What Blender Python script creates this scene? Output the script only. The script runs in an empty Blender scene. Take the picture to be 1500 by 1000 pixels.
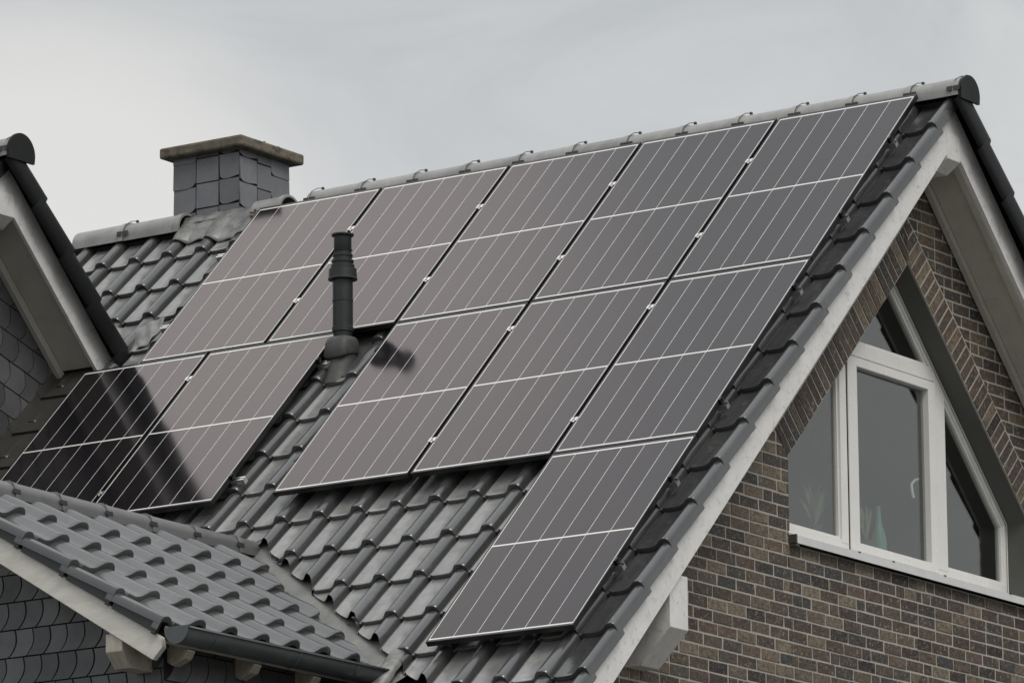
import bpy, bmesh, math, random
from mathutils import Vector, Matrix
from math import sin, cos, tan, radians, pi, sqrt
random.seed(7)
S = bpy.context.scene
COL = S.collection

# ------------------------------------------------------------------ camera
cd = bpy.data.cameras.new('camera'); cam = bpy.data.objects.new('camera', cd); COL.objects.link(cam)
cd.sensor_width = 36.0; cd.lens = 8452.3 / 1500 * 36; cd.clip_start = 1; cd.clip_end = 5000
yaw, pit, roll = radians(55.82849), radians(12.31174), radians(-0.48696)
d = Vector((-cos(yaw)*cos(pit), sin(yaw)*cos(pit), sin(pit)))
r = d.cross(Vector((0, 0, 1))).normalized(); u = r.cross(d)
r, u = cos(roll)*r + sin(roll)*u, -sin(roll)*r + cos(roll)*u
M = Matrix((r, u, -d)).transposed().to_4x4(); M.translation = Vector((18.11767, -31.34525, -9.48253))
cam.matrix_world = M; S.camera = cam
S.render.resolution_x = 1024; S.render.resolution_y = 682
S.view_settings.view_transform = 'Standard'; S.view_settings.look = 'None'
S.view_settings.exposure = 0.0; S.view_settings.gamma = 1.0

# ------------------------------------------------------------------ sky: overcast
SUN_EL, SUN_AZ = radians(48), radians(150)          # azimuth measured from +X towards +Y
w = bpy.data.worlds.new('World'); S.world = w; w.use_nodes = True
nt = w.node_tree; nt.nodes.clear()
def N(t, tree=None, **k):
    n = (tree or nt).nodes.new(t)
    for a, b in k.items(): setattr(n, a, b)
    return n
out = N('ShaderNodeOutputWorld'); bg = N('ShaderNodeBackground'); nt.links.new(bg.outputs[0], out.inputs[0])
sky = N('ShaderNodeTexSky', sky_type='NISHITA', sun_disc=False)
sky.sun_elevation = SUN_EL; sky.sun_rotation = pi/2 - SUN_AZ
sc = N('ShaderNodeVectorMath', operation='SCALE'); nt.links.new(sky.outputs[0], sc.inputs[0]); sc.inputs['Scale'].default_value = 0.07
tc = N('ShaderNodeTexCoord')
def noise(scale, detail, rough, dist=0.0, tree=None, src=None):
    t = tree or nt
    n = t.nodes.new('ShaderNodeTexNoise'); n.inputs['Scale'].default_value = scale
    n.inputs['Detail'].default_value = detail; n.inputs['Roughness'].default_value = rough; n.inputs['Distortion'].default_value = dist
    if src is not None: t.links.new(src, n.inputs['Vector'])
    return n
mps = N('ShaderNodeMapping'); mps.inputs['Scale'].default_value = (1, 1, 2.2); nt.links.new(tc.outputs['Generated'], mps.inputs[0])
n1 = noise(13.0, 7, .6, .8, src=mps.outputs[0])
n2 = noise(2.2, 4, .5, .2, src=tc.outputs['Generated'])
# bright break in the cloud low on the left of the view
px_dir = (d + r*(60-750)/8452.3 - u*(400-500)/8452.3).normalized()
dot = N('ShaderNodeVectorMath', operation='DOT_PRODUCT'); nt.links.new(tc.outputs['Generated'], dot.inputs[0]); dot.inputs[1].default_value = px_dir
mr = N('ShaderNodeMapRange', interpolation_type='SMOOTHERSTEP'); nt.links.new(dot.outputs['Value'], mr.inputs[0])
mr.inputs[1].default_value = cos(radians(3.6)); mr.inputs[2].default_value = 1.0; mr.inputs[3].default_value = 0; mr.inputs[4].default_value = 1
nr = N('ShaderNodeMapRange'); nt.links.new(n1.outputs[0], nr.inputs[0]); nr.inputs[1].default_value = .3; nr.inputs[2].default_value = .7
sx0 = N('ShaderNodeSeparateXYZ'); nt.links.new(tc.outputs['Generated'], sx0.inputs[0])
el_ = N('ShaderNodeMapRange'); nt.links.new(sx0.outputs[2], el_.inputs[0]); el_.inputs[1].default_value = .275; el_.inputs[2].default_value = .215; el_.inputs[3].default_value = 0; el_.inputs[4].default_value = .75
ad = N('ShaderNodeMath', operation='MULTIPLY_ADD'); nt.links.new(nr.outputs[0], ad.inputs[0]); ad.inputs[1].default_value = .75; nt.links.new(el_.outputs[0], ad.inputs[2])
cr = N('ShaderNodeMix', data_type='RGBA'); nt.links.new(ad.outputs[0], cr.inputs[0])
cr.inputs[6].default_value = (.50, .525, .545, 1); cr.inputs[7].default_value = (.675, .682, .680, 1)
# added out-of-view warm sky patch, aimed to mirror in panels by the chimney
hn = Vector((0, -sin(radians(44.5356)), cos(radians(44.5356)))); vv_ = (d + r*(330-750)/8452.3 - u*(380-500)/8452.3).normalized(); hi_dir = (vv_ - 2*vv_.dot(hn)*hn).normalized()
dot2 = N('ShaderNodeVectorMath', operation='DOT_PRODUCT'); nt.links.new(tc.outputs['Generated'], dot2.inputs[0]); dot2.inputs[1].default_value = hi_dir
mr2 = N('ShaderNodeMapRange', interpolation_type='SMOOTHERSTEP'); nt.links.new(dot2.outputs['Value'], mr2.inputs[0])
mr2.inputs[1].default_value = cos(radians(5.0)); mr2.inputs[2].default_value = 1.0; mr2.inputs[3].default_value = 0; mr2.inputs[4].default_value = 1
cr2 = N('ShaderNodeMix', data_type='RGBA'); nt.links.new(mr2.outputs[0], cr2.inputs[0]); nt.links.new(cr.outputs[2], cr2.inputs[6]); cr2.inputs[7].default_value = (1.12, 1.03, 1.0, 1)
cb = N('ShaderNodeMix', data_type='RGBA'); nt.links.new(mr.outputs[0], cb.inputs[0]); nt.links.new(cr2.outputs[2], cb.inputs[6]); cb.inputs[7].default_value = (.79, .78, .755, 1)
# overcast dome: brighter overhead
sx = N('ShaderNodeSeparateXYZ'); nt.links.new(tc.outputs['Generated'], sx.inputs[0])
zr = N('ShaderNodeMapRange'); nt.links.new(sx.outputs[2], zr.inputs[0]); zr.inputs[1].default_value = .32; zr.inputs[2].default_value = .95; zr.inputs[3].default_value = 1.0; zr.inputs[4].default_value = 1.95
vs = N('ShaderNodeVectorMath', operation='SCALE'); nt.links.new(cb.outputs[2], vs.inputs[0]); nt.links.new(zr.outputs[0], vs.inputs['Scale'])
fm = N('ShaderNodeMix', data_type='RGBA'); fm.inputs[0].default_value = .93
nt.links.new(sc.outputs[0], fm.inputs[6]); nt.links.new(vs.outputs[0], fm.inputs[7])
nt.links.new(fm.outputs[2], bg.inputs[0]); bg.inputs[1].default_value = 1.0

sl = bpy.data.lights.new('sun', 'SUN'); sl.energy = 1.35; sl.angle = radians(30); sl.color = (1, .955, .88)
so = bpy.data.objects.new('sun', sl); COL.objects.link(so)
sd = Vector((cos(SUN_AZ)*cos(SUN_EL), sin(SUN_AZ)*cos(SUN_EL), sin(SUN_EL)))
SD = Vector((.58, -.30, .76)).normalized()
so.rotation_euler = SD.to_track_quat('Z', 'Y').to_euler()
az = math.atan2(SD.y, SD.x); sky.sun_elevation = math.asin(SD.z); sky.sun_rotation = pi/2 - az

# ------------------------------------------------------------------ materials
def mat(name, base, rough=.6, var=None, vscale=6, bump=0, bscale=40, tone=0, dirt=None, dscale=3, dlo=.55, dhi=.75, spec=.5, metal=0, rvar=0, coat=0, ior=None, streak=None, tonecol=None, pan=None):
    m = bpy.data.materials.new(name); m.use_nodes = True; t = m.node_tree; L = t.links.new
    b = t.nodes['Principled BSDF']; b.inputs['Roughness'].default_value = rough; b.inputs['Metallic'].default_value = metal
    b.inputs['Specular IOR Level'].default_value = spec; b.inputs['Coat Weight'].default_value = coat
    if ior: b.inputs['IOR'].default_value = ior
    tcn = t.nodes.new('ShaderNodeTexCoord'); P = tcn.outputs['Object']
    if streak:
        mp = t.nodes.new('ShaderNodeMapping'); mp.inputs['Scale'].default_value = streak; L(P, mp.inputs[0]); PS = mp.outputs[0]
    else: PS = P
    def mix(f, a, c, bl='MIX'):
        x = t.nodes.new('ShaderNodeMix'); x.data_type = 'RGBA'; x.blend_type = bl
        for s, i in ((f, 0), (a, 6), (c, 7)):
            if hasattr(s, 'links'): L(s, x.inputs[i])
            elif i == 0: x.inputs[0].default_value = s
            else: x.inputs[i].default_value = (*s, 1)
        return x.outputs[2]
    def rng(s, a, b_, c=0, e=1):
        x = t.nodes.new('ShaderNodeMapRange'); L(s, x.inputs[0])
        for i, v in enumerate((a, b_, c, e)): x.inputs[i+1].default_value = v
        return x.outputs[0]
    c = None
    if tonecol:
        at = t.nodes.new('ShaderNodeAttribute'); at.attribute_name = 'tone'
        rp = t.nodes.new('ShaderNodeValToRGB'); L(at.outputs['Fac'], rp.inputs[0])
        el = rp.color_ramp.elements; rp.color_ramp.interpolation = 'LINEAR'
        for i, (p, cc) in enumerate(tonecol):
            e = el[i] if i < 2 else el.new(p)
            e.position = p; e.color = (*cc, 1)
        c = rp.outputs[0]
    if c is None: c = mix(0.0, base, base)
    if var:
        n = noise(vscale, 6, .6, .2, t, PS); c = mix(rng(n.outputs[0], .35, .65), c, var) if not tonecol else mix(rng(n.outputs[0], .42, .62, 0, .6), c, var)
    if dirt:
        n = noise(dscale, 8, .65, .6, t, PS); c = mix(rng(n.outputs[0], dlo, dhi), c, dirt)
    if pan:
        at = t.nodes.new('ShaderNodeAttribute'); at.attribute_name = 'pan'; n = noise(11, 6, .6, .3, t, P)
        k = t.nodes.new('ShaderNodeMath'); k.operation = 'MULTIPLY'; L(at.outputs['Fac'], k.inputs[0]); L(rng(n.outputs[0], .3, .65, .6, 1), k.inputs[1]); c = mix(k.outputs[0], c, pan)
    if tone:
        at = t.nodes.new('ShaderNodeAttribute'); at.attribute_name = 'tone'
        k = rng(at.outputs['Fac'], 0, 1, 1-tone, 1+tone)
        v = t.nodes.new('ShaderNodeVectorMath'); v.operation = 'SCALE'; L(c, v.inputs[0]); L(k, v.inputs['Scale']); c = v.outputs[0]
    L(c, b.inputs['Base Color'])
    if rvar:
        n = noise(vscale*.7, 5, .6, 0, t, P); L(rng(n.outputs[0], .3, .7, rough-rvar, rough+rvar), b.inputs['Roughness'])
    if bump:
        n = noise(bscale, 6, .65, 0, t, PS); bp = t.nodes.new('ShaderNodeBump'); bp.inputs['Strength'].default_value = 1; bp.inputs['Distance'].default_value = bump
        L(n.outputs[0], bp.inputs['Height']); L(bp.outputs[0], b.inputs['Normal'])
    return m
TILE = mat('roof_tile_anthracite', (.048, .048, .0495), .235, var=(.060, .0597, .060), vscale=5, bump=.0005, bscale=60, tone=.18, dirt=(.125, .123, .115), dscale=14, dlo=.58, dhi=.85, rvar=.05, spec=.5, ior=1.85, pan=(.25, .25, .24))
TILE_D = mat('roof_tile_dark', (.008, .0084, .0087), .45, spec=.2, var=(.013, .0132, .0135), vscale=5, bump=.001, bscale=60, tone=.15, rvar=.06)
RIDGE2 = mat('small_ridge_tile', (.13, .13, .133), .38, var=(.155, .153, .152), vscale=8, bump=.001, bscale=40, tone=.1, dirt=(.15, .13, .10), dscale=11, dlo=.6, dhi=.75)
RIDGE = mat('ridge_tile_grey', (.23, .23, .222), .36, var=(.31, .305, .29), vscale=8, bump=.0015, bscale=40, tone=.12, dirt=(.22, .21, .17), dscale=7, dlo=.6, dhi=.8, rvar=.08)
WHITE = mat('white_painted_timber', (.76, .75, .73), .5, var=(.68, .67, .65), vscale=7, bump=.002, bscale=30, dirt=(.46, .455, .43), dscale=22, dlo=.54, dhi=.74, rvar=.1)
SOFF = mat('painted_soffit_board', (.56, .53, .47), .6, var=(.48, .455, .40), vscale=5, bump=.001, dirt=(.2, .19, .15), dscale=9, dlo=.6, dhi=.8)
BEAM = mat('weathered_beam_end', (.50, .46, .39), .65, var=(.38, .345, .28), vscale=8, bump=.003, bscale=20, dirt=(.17, .14, .10), dscale=18, dlo=.58, dhi=.7, streak=(3, 1, 1))
TRIM = mat('weathered_white_wood', (.72, .70, .64), .6, var=(.60, .575, .51), vscale=6, bump=.002, bscale=25, dirt=(.25, .21, .15), dscale=16, dlo=.64, dhi=.74, streak=(1, 1, 3))
PVC = mat('white_window_frame', (.78, .77, .74), .28, var=(.73, .72, .69), vscale=3, rvar=.05)
SILL = mat('aluminium_sill_white', (.62, .62, .62), .35, var=(.56, .56, .55), vscale=6)
REV = mat('reveal_grey_green', (.10, .104, .095), .7, var=(.10, .10, .09), vscale=4, bump=.001)
MORT = mat('mortar', (.43, .405, .355), .9, var=(.36, .335, .285), vscale=20, bump=.003, bscale=120)
BRICK = mat('clinker_brick', (.1, .1, .1), .75, tonecol=[(0, (.018, .017, .019)), (.18, (.080, .056, .045)), (.34, (.042, .048, .050)), (.5, (.115, .085, .062)), (.66, (.060, .048, .041)), (.82, (.225, .185, .130)), (1, (.10, .062, .050))],
    var=(.06, .045, .037), vscale=30, bump=.02, bscale=26, dirt=(.30, .245, .18), dscale=44, dlo=.55, dhi=.70)
SLATE = mat('slate', (.078, .080, .084), .48, var=(.10, .101, .104), vscale=7, bump=.0018, bscale=28, tone=.30, rvar=.12, dirt=(.12, .12, .115), dscale=16, dlo=.62, dhi=.8)
SLATEC = mat('chimney_slate', (.135, .137, .15), .5, var=(.165, .166, .176), vscale=7, bump=.0015, bscale=28, tone=.2, rvar=.1)
BACK = mat('dark_underlay', (.012, .012, .013), .9)
CONC = mat('weathered_concrete', (.19, .155, .12), .9, var=(.13, .118, .09), vscale=14, bump=.006, bscale=60, dirt=(.055, .05, .038), dscale=9, dlo=.48, dhi=.66)
LEAD = mat('lead_flashing', (.28, .28, .27), .45, var=(.15, .15, .145), vscale=9, bump=.003, bscale=18, metal=.35, dirt=(.30, .29, .25), dscale=12, dlo=.58, dhi=.7)
ZINC = mat('zinc_flashing', (.25, .25, .235), .5, var=(.19, .19, .175), vscale=5, bump=.001, metal=.25, dirt=(.33, .31, .25), dscale=8, dlo=.55, dhi=.72)
RUSTY = mat('brown_flashing', (.055, .050, .043), .6, var=(.038, .036, .032), vscale=5, bump=.002, bscale=15)
GUT = mat('grey_gutter', (.085, .092, .095), .35, var=(.07, .078, .08), vscale=5, dirt=(.12, .12, .105), dscale=7, dlo=.58, dhi=.8)
GUTD = mat('shade_toned_verge', (.028, .03, .031), .5)  # tile flange under the rolls: shade there put into the darker colour
BLKP = mat('black_plastic_flue', (.013, .0145, .0155), .45, var=(.018, .02, .021), vscale=10, bump=.0006)
BLKR = mat('grey_flue_boot', (.05, .052, .05), .55, var=(.075, .075, .07), vscale=12, bump=.001)
ALU = mat('bare_aluminium', (.72, .72, .70), .25, metal=.9)
BLKF = mat('black_anodised_frame', (.012, .012, .013), .3, spec=.5)
CLIP = mat('ridge_clip_metal', (.045, .045, .045), .5, metal=.3)
MOSS = mat('moss', (.15, .125, .07), .95, var=(.09, .075, .045), vscale=30, bump=.006, bscale=80)
ROOM = mat('interior_wall', (.20, .20, .195), .9)
GBOT = mat('green_glass_bottle', (.09, .24, .17), .15, spec=.6)
LEAF = mat('houseplant_leaf', (.17, .20, .10), .5)
GRASS = mat('paved_ground', (.10, .096, .09), .95, var=(.13, .124, .116), vscale=2, bump=.02, bscale=30)
# panels
CELL = mat('solar_cell_glass', (.009, .0085, .0105), .115, ior=1.54, var=(.013, .011, .0125), vscale=1.3)
LINE = mat('white_backsheet', (.74, .73, .70), .12, ior=1.5)
t = CELL.node_tree; b = t.nodes['Principled BSDF']; at = t.nodes.new('ShaderNodeAttribute'); at.attribute_name = 'tone'
tg_ = t.nodes.new('ShaderNodeNewGeometry'); nz = noise(.8, 3, .5, .4, t, tg_.outputs['Position'])
ms_ = t.nodes.new('ShaderNodeMath'); ms_.operation = 'MULTIPLY_ADD'; t.links.new(nz.outputs[0], ms_.inputs[0]); ms_.inputs[1].default_value = 1.6; ms_.inputs[2].default_value = -.55
ma_ = t.nodes.new('ShaderNodeMath'); ma_.operation = 'MULTIPLY_ADD'; t.links.new(at.outputs['Fac'], ma_.inputs[0]); ma_.inputs[1].default_value = .45; t.links.new(ms_.outputs[0], ma_.inputs[2])
mt_ = t.nodes.new('ShaderNodeMix'); mt_.data_type = 'RGBA'; mt_.clamp_factor = True; t.links.new(ma_.outputs[0], mt_.inputs[0]); mt_.inputs[6].default_value = (.87, .81, .87, 1); mt_.inputs[7].default_value = (.97, .865, .875, 1)
t.links.new(mt_.outputs[2], b.inputs['Specular Tint'])
# window glass
GLASS = bpy.data.materials.new('window_glass'); GLASS.use_nodes = True; t = GLASS.node_tree; t.nodes.clear()
o_ = t.nodes.new('ShaderNodeOutputMaterial'); mx = t.nodes.new('ShaderNodeMixShader'); tr = t.nodes.new('ShaderNodeBsdfTransparent'); gl = t.nodes.new('ShaderNodeBsdfGlossy')
lw = t.nodes.new('ShaderNodeLayerWeight'); lw.inputs[0].default_value = .5; pw = t.nodes.new('ShaderNodeMath'); pw.operation = 'POWER'; t.links.new(lw.outputs['Facing'], pw.inputs[0]); pw.inputs[1].default_value = 2; fr = t.nodes.new('ShaderNodeMath'); fr.operation = 'MULTIPLY_ADD'; t.links.new(pw.outputs[0], fr.inputs[0]); fr.inputs[1].default_value = .34; fr.inputs[2].default_value = .035; gl.inputs['Roughness'].default_value = .01; tr.inputs[0].default_value = (.85, .87, .86, 1)
gl.inputs['Color'].default_value = (.97, .975, .975, 1)
t.links.new(fr.outputs[0], mx.inputs[0]); t.links.new(tr.outputs[0], mx.inputs[1]); t.links.new(gl.outputs[0], mx.inputs[2]); t.links.new(mx.outputs[0], o_.inputs[0])

# ------------------------------------------------------------------ mesh builder
class MB:
    def __init__(s): s.v = []; s.f = []; s.t = []; s.p = []
    def add(s, vs, fs, tone=.5):
        o = len(s.v); s.v += [tuple(x) for x in vs]
        for f in fs: s.f.append([o+i for i in f]); s.t.append(tone)
    def box(s, lo, hi, F=None, tone=.5):
        x0, y0_, z0_ = lo; x1, y1, z1 = hi
        vs = [(x0, y0_, z0_), (x1, y0_, z0_), (x1, y1, z0_), (x0, y1, z0_), (x0, y0_, z1), (x1, y0_, z1), (x1, y1, z1), (x0, y1, z1)]
        if F: vs = [F(*v) for v in vs]
        s.add(vs, [(0, 3, 2, 1), (4, 5, 6, 7), (0, 1, 5, 4), (1, 2, 6, 5), (2, 3, 7, 6), (3, 0, 4, 7)], tone)
    def prism(s, poly, a, b_, F, tone=.5, cap=True):
        """poly: list of 2-tuples (p,q); extruded along third from a to b; F(p,q,e)->world"""
        n = len(poly); vs = [F(p, q, a) for p, q in poly] + [F(p, q, b_) for p, q in poly]
        fs = [(i, (i+1) % n, n+(i+1) % n, n+i) for i in range(n)]
        if cap: fs += [tuple(range(n))[::-1], tuple(range(n, 2*n))]
        s.add(vs, fs, tone)
    def lathe(s, prof, c, n=32, tone=.5):
        vs = []; k = len(prof)
        for i in range(n):
            a = 2*pi*i/n
            for rr, z in prof: vs.append((c[0]+rr*cos(a), c[1]+rr*sin(a), c[2]+z))
        fs = []
        for i in range(n):
            for j in range(k-1): fs.append((i*k+j, ((i+1) % n)*k+j, ((i+1) % n)*k+j+1, i*k+j+1))
        s.add(vs, fs, tone)
    def tube(s, pts, rad, n=8):
        rings = []; pts = [Vector(p) for p in pts]; vs = []
        for i, p in enumerate(pts):
            tg = (pts[min(i+1, len(pts)-1)] - pts[max(i-1, 0)]).normalized()
            a = tg.orthogonal().normalized() if i == 0 else (pa - tg*pa.dot(tg)).normalized()
            pa = a; b2 = tg.cross(a)
            for k in range(n): vs.append(p + rad*(cos(2*pi*k/n)*a + sin(2*pi*k/n)*b2))
        fs = [(i*n+k, i*n+(k+1) % n, (i+1)*n+(k+1) % n, (i+1)*n+k) for i in range(len(pts)-1) for k in range(n)]
        fs += [tuple(range(n))[::-1], tuple(range((len(pts)-1)*n, len(pts)*n))]
        s.add(vs, fs)
    def build(s, name, m_, parent=None, smooth=None, bevel=0, fixn=True, origin=None):
        me = bpy.data.meshes.new(name); o_ = Vector(origin) if origin is not None else Vector((0, 0, 0))
        base = parent.matrix_world.translation if parent else Vector((0, 0, 0))
        me.from_pydata([tuple(Vector(x)) for x in s.v], [], s.f)
        at = me.attributes.new('tone', 'FLOAT', 'FACE'); at.data.foreach_set('value', s.t)
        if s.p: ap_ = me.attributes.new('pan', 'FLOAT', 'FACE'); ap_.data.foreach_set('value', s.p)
        if fixn or bevel:
            bm = bmesh.new(); bm.from_mesh(me)
            if fixn: bmesh.ops.recalc_face_normals(bm, faces=bm.faces)
            if bevel: bmesh.ops.bevel(bm, geom=[e for e in bm.edges if len(e.link_faces) == 2 and e.calc_face_angle(0) > .5], offset=bevel, segments=2, affect='EDGES', profile=.5)
            bm.to_mesh(me); bm.free()
        me.materials.append(m_)
        if smooth:
            me.polygons.foreach_set('use_smooth', [True]*len(me.polygons)); me.set_sharp_from_angle(angle=radians(smooth))
        o = bpy.data.objects.new(name, me); COL.objects.link(o)
        if parent: put(o, parent)
        return o
POS = {}
def put(o, parent):
    o.parent = parent; o.matrix_parent_inverse = Matrix.Translation(-wpos(parent))
def wpos(o):
    return POS.get(o.name, Vector((0, 0, 0)))
def thing(name, label, cat, loc=(0, 0, 0), group=None):
    o = bpy.data.objects.new(name, None); COL.objects.link(o); o.location = loc; o.empty_display_size = .2
    POS[o.name] = Vector(loc); o['label'] = label; o['category'] = cat
    if group: o['group'] = group
    return o
def MBbuild_fix():
    pass

# ------------------------------------------------------------------ roof frames
TH = radians(44.5356); st, ct = sin(TH), cos(TH)
Y0 = .17                       # ridge line (h = 0 planes meet at z = Y0*tan)
PAN, ROLLH = -.142, .050       # pan surface below the panel plane, roll height
W_ = .2953; G_ = .4133
def Rf(a, v, h): return Vector((a, -v*ct - h*st, -v*st + h*ct))          # front slope
def mirror(F, yc=Y0): return lambda a, v, h: (lambda p: Vector((p.x, 2*yc - p.y, p.z)))(F(a, v, h))
def shift(F, dx, dy): return lambda a, v, h: F(a, v, h) + Vector((dx, dy, 0))
Rb = mirror(Rf)
WDX, WDY = -5.93, -2.37
V0 = -Y0/ct                    # v of the h=0 apex

prof = [(-.058, -.020), (-.055, .008), (-.048, .026), (-.036, .040), (-.020, .048), (0, .0505), (.020, .048), (.035, .039), (.046, .024), (.052, .004), (.055, -.006), (.066, -.006), (.069, .003), (.078, .004), (.081, -.003), (.088, -.002), (.150, -.003), (.185, .001), (.212, .009), (.234, .022)]
# one tile runs from roll to pan; its right neighbour's roll covers its pan's right end -> profile starts at roll left side
def tile_profile(a, w):
    """profile across one tile column, from this roll's left foot to the next column's roll left foot"""
    return prof
def tiles(mb, F, a_list, d_list, gauge, verge_right=False, verge_left=False, verge_big=False, wavy=False, w=W_, lift=.030, flip=1, base=PAN, pan_sheen=1.0, jit=.0025):
    """a_list roll centres; pan of each column extends in -flip direction to the next roll."""
    for j, dj in enumerate(d_list):
        for i, ac in enumerate(a_list):
            tn = random.random(); dz = random.uniform(-jit, jit); dd = random.uniform(-.003, .003); sk = random.uniform(-.002, .002)
            # points: sharp groove on +flip side; soft pan on -flip side
            pts = [(.0475, -.012), (.0470, .010), (.043, .030), (.033, .0435), (.019, .0510), (0, .053), (-.019, .0505), (-.033, .0445), (-.045, .033), (-.057, .019), (-.070, .008), (-.092, .002), (-.150, -.001), (-.208, -.001), (-.2160, .0045), (-.2240, .0045), (-.2290, -.006), (-.2495, -.008)]
            k = w/.2953
            pts = [(x*k, z) for x, z in pts]
            if wavy: pts = [(.060, -.012), (.0595, .004), (.055, .022), (.045, .038), (.028, .049), (.006, .054), (-.016, .0535), (-.038, .047), (-.060, .035), (-.078, .022), (-.096, .010), (-.116, .002), (-.150, -.003), (-.190, .001), (-.210, .0045), (-.2240, .0045), (-.2270, -.006), (-.2385, -.008)]
            if verge_left: pts = [(.0605, -.010), (.055, -.004), (.044, .002), (.034, .014), (.018, .024), (-.004, .028), (-.026, .026), (-.042, .018), (-.048, .004), (-.050, -.026)]
            if verge_right and i == 0:
                pts = [(.016, -.034), (.0165, .010), (.014, .030), (.006, .044), (-.008, .0505), (-.024, .0505), (-.040, .045), (-.056, .035), (-.070, .023), (-.086, .012), (-.106, .004)] + pts[-6:]
            if verge_big and i == 0:
                pts = [(.062, -.112), (.074, -.100), (.082, -.06), (.084, .010), (.078, .036), (.062, .050), (.040, .055), (.015, .052), (-.005, .040), (-.020, .022), (-.032, .006)] + pts[-7:]
            rows = [(-gauge-.035, -.003, 1), (-gauge*.55, None, 1), (-.045, None, 1), (-.030, None, 1.0), (-.010, None, 1.0), (-.002, None, .8), (0, None, .45)]
            vs = []
            for q, (dr, lf, kk) in enumerate(rows):
                L = lift*(gauge+dr)/gauge if lf is None else lf
                if q == 5: L -= .0015
                if q == 6: L -= .006
                if q == 4: L += .001
                for x, z in pts:
                    collar = 0 if ((verge_right or verge_left) and i == 0) else (.0025 if (q in (3, 4) and z > .02) else (.001 if (q in (2, 5) and z > .02) else 0))
                    curve = .004*max(0, -x-.05)/.2 if q >= 3 else 0
                    vs.append(F(ac + flip*x, dj + dr + dd + sk*x/.1 - curve*0, base + z + L + dz + collar))
            n = len(pts)
            # butt face
            for x, z in pts: vs.append(F(ac + flip*x, dj + dd + sk*x/.1 - .002, base + (z if z > -.05 else z) + min(lift*.10, lift-.016) + dz - .004))
            for x, z in pts: vs.append(F(ac + flip*x, dj + dd - .05, base + z + .001 + dz - .004))
            fs = []; pn = []
            for q in range(len(rows)+1):
                for x in range(n-1): fs.append((q*n+x, q*n+x+1, (q+1)*n+x+1, (q+1)*n+x)); pn.append((pan_sheen if not (i == 0 and verge_right) else 0) if pts[x+1][0] < -.062 and q < 6 else 0.0)  # sky sheen painted into pan colour over slight dust; none on the verge column
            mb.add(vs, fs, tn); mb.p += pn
def mesh_cut(o, planes):
    bm = bmesh.new(); bm.from_mesh(o.data)
    for co, no in planes:
        g = bm.verts[:] + bm.edges[:] + bm.faces[:]
        bmesh.ops.bisect_plane(bm, geom=g, plane_co=co, plane_no=no, clear_outer=True, clear_inner=False)
    bm.to_mesh(o.data); bm.free()
def join_to(dst, others):
    bm = bmesh.new(); bm.from_mesh(dst.data)
    for o in others: bm.from_mesh(o.data)
    bm.to_mesh(dst.data); bm.free()
    for o in others: bpy.data.objects.remove(o, do_unlink=True)

# ================================================================== GROUND
g = MB(); g.add([(-400, -400, -11.1), (400, -400, -11.1), (400, 400, -11.1), (-400, 400, -11.1)], [(0, 1, 2, 3)])
o = g.build('ground', GRASS); o['kind'] = 'structure'

# ================================================================== MAIN HOUSE
house = thing('brick_house', 'brown brick house with anthracite tiled roof, white bargeboards, slate chimney and pointed gable window', 'house', (-3, .17, -11.1))
XV, XB, XW = .27, .18, -.17
XL = -7.02
a_cols = [.2115 - W_*k for k in range(0, 25)]
d_rows = [.272 + G_*k for k in range(0, 18)]
# --- front slope tiles, cut for the valley of the small gable
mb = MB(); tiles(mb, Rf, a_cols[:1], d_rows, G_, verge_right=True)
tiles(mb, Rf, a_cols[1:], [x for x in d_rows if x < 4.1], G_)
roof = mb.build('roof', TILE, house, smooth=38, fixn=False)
VX, VY = -3.20, -2.885        # where the valley starts
lower = [x for x in d_rows if x >= 4.1]
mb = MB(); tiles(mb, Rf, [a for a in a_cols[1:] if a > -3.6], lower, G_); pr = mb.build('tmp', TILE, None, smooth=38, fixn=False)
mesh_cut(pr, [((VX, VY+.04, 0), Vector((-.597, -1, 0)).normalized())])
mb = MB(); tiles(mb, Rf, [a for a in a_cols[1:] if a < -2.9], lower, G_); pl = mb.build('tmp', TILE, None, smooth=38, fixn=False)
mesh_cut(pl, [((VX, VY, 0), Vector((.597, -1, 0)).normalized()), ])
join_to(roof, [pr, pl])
# underlay of front slope and rear slope deck
mb = MB(); mb.box((XL+.02, .02, PAN-.06), (XV-.13, 4.05, PAN-.03), Rf)
mb.box((-1.9, 4.05, PAN-.10), (XV-.10, 7.5, PAN-.07), Rf); mb.box((XL+.02, V0+.1, PAN-.06), (XV-.10, 7.5, PAN-.03), Rb)
mb.build('roof_deck', BACK, house)
# --- rear slope tiles (verge on the gable side)
mb = MB(); tiles(mb, Rb, a_cols[:1], d_rows, G_, verge_right=True, verge_big=True); tiles(mb, Rb, a_cols[1:], d_rows, G_)
mb.build('rear_roof', TILE_D, house, smooth=38, fixn=False)

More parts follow.
